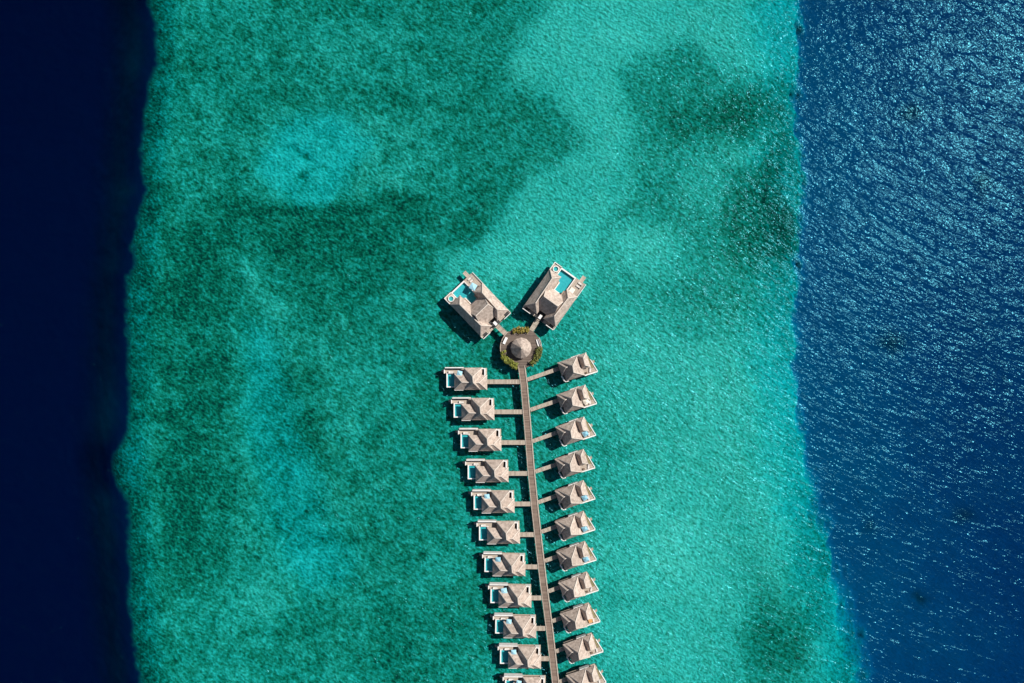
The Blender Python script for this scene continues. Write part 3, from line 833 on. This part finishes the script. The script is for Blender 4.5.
for i, o in enumerate(L_LOC):
    rz = o.rotation_euler.z
    k = PARASOL_L.get(i)
    if k:
        parasol(loc_of(o, *uv(15.9, 6.0), DECK), 1.0 if i != 7 else 1.15, M[k], f'{"pale" if k == "paleblue" else "bright"} blue parasol on the terrace of the {ORD[i]} plunge pool villa', rz + .1 * ((i * 7) % 5 - 2))
    lounger(loc_of(o, *uv(6.5 + random.uniform(0, 4.5), 4.9), DECK), rz + math.pi + random.uniform(-.12, .12), f'sun lounger on the pool terrace of the {ORD[i]} plunge pool villa')
for i, o in enumerate(R_LOC):
    rz = o.rotation_euler.z
    ex = R_EXTRA.get(i)
    if ex and 'parasol' in ex:
        cm = M['cream'] if 'cream' in ex else M['blue']
        parasol(loc_of(o, *ab(25.6, 15.9), DECK), 1.05, cm, f'{ex} on the sundeck of the {ORD[i]} sundeck villa', rz + .2)
    elif ex:
        daybed(loc_of(o, *ab(27, 17), DECK), rz, M['orange'], f'orange cushioned daybed on the sundeck of the {ORD[i]} sundeck villa', 1.2)
    lounger(loc_of(o, *ab(28.6 + random.uniform(0, 1.2), 18.2 + random.uniform(-.4, .4)), DECK), rz + 1.35 + random.uniform(-.3, .3), f'sun lounger on the sundeck of the {ORD[i]} sundeck villa')
    if not (ex and 'daybed' in ex):
        table(loc_of(o, *ab(24.2, 19.2), DECK), f'round brown side table on the sundeck of the {ORD[i]} sundeck villa')

o = BIG[0]; rz = o.rotation_euler.z
parasol(loc_of(o, *cd(5.4, 9.0), DECK), 1.25, M['paleblue'], 'pale blue parasol beside the pool of a large villa', rz + .3)
for k, a in enumerate((-3.2, -0.4)):
    lounger(loc_of(o, *cd(a, 5.5), DECK), rz + math.pi / 2, ('outer' if k == 0 else 'inner') + ' sun lounger on the terrace of the large blue parasol villa')
o = BIG[1]; rz = o.rotation_euler.z
daybed(loc_of(o, *cd(10.0, 25.5), DECK) if False else loc_of(o, *cd(6.5, 7.6), DECK), rz, M['cream'], 'cream daybed on the terrace beside the pool of a large villa', 1.1)
for k, a in enumerate((-3.4, 0)):
    lounger(loc_of(o, *cd(a, 4.6), DECK), rz + math.pi / 2, ('outer' if k == 0 else 'inner') + ' sun lounger on the terrace of the large cream daybed villa')
for o, lab in ((BIG[0], 'round white hot tub on the corner terrace of the large blue parasol villa'), (BIG[1], 'round white hot tub on the corner terrace of the large cream daybed villa')):
    h = empty('hot_tub', loc_of(o, *cd(-1.4, 33), DECK))
    tag(h, lab, 'hot tub', 'hot tubs of the large villas')
    mb = MB()
    mb.arc(.95, 1.25, 0, 359.9, 0, .6, 36); mb.build('rim', M['white'], h)
    MB().disc(0, 0, .94, .02, .15, 28).build('floor', M['tubtile'], h)
    MB().disc(0, 0, .945, .5, .505, 28).build('water', M['poolwater'], h)

# ------------------------------------------------------------------ light, sky, camera
EL, AZ = math.radians(45), math.radians(29)
world = bpy.data.worlds.new('World'); scene.world = world
world.use_nodes = True
nt = world.node_tree
bg = nt.nodes['Background'] if 'Background' in nt.nodes else nt.nodes.new('ShaderNodeBackground')
sky = nt.nodes.new('ShaderNodeTexSky'); sky.sky_type = 'NISHITA'; sky.sun_disc = False
sky.sun_elevation = EL; sky.sun_rotation = math.radians(90) - AZ
nt.links.new(sky.outputs[0], bg.inputs['Color']); bg.inputs['Strength'].default_value = 0.05
sd = bpy.data.lights.new('sun', 'SUN'); sd.energy = 5.0; sd.angle = math.radians(0.53); sd.color = (1.0, 0.95, 0.88)
so = bpy.data.objects.new('sun', sd); COL.objects.link(so)
dirv = Vector((math.cos(AZ) * math.cos(EL), math.sin(AZ) * math.cos(EL), math.sin(EL)))
so.rotation_euler = dirv.to_track_quat('Z', 'Y').to_euler(); so.location = dirv * 400

cam = bpy.data.cameras.new('camera'); cam.sensor_width = 36; cam.lens = 36 * H / (1024 * S)
cam.clip_end = 12000; cam.clip_start = 1
co = bpy.data.objects.new('camera', cam); COL.objects.link(co); co.location = (0, 0, H)
scene.camera = co
scene.render.resolution_x = 1024; scene.render.resolution_y = 683
scene.view_settings.view_transform = 'Standard'; scene.view_settings.look = 'None'
scene.view_settings.exposure = 0.4; scene.view_settings.gamma = 1
scene.cycles.max_bounces = 6; scene.cycles.transparent_max_bounces = 12
scene.cycles.sample_clamp_indirect = 4
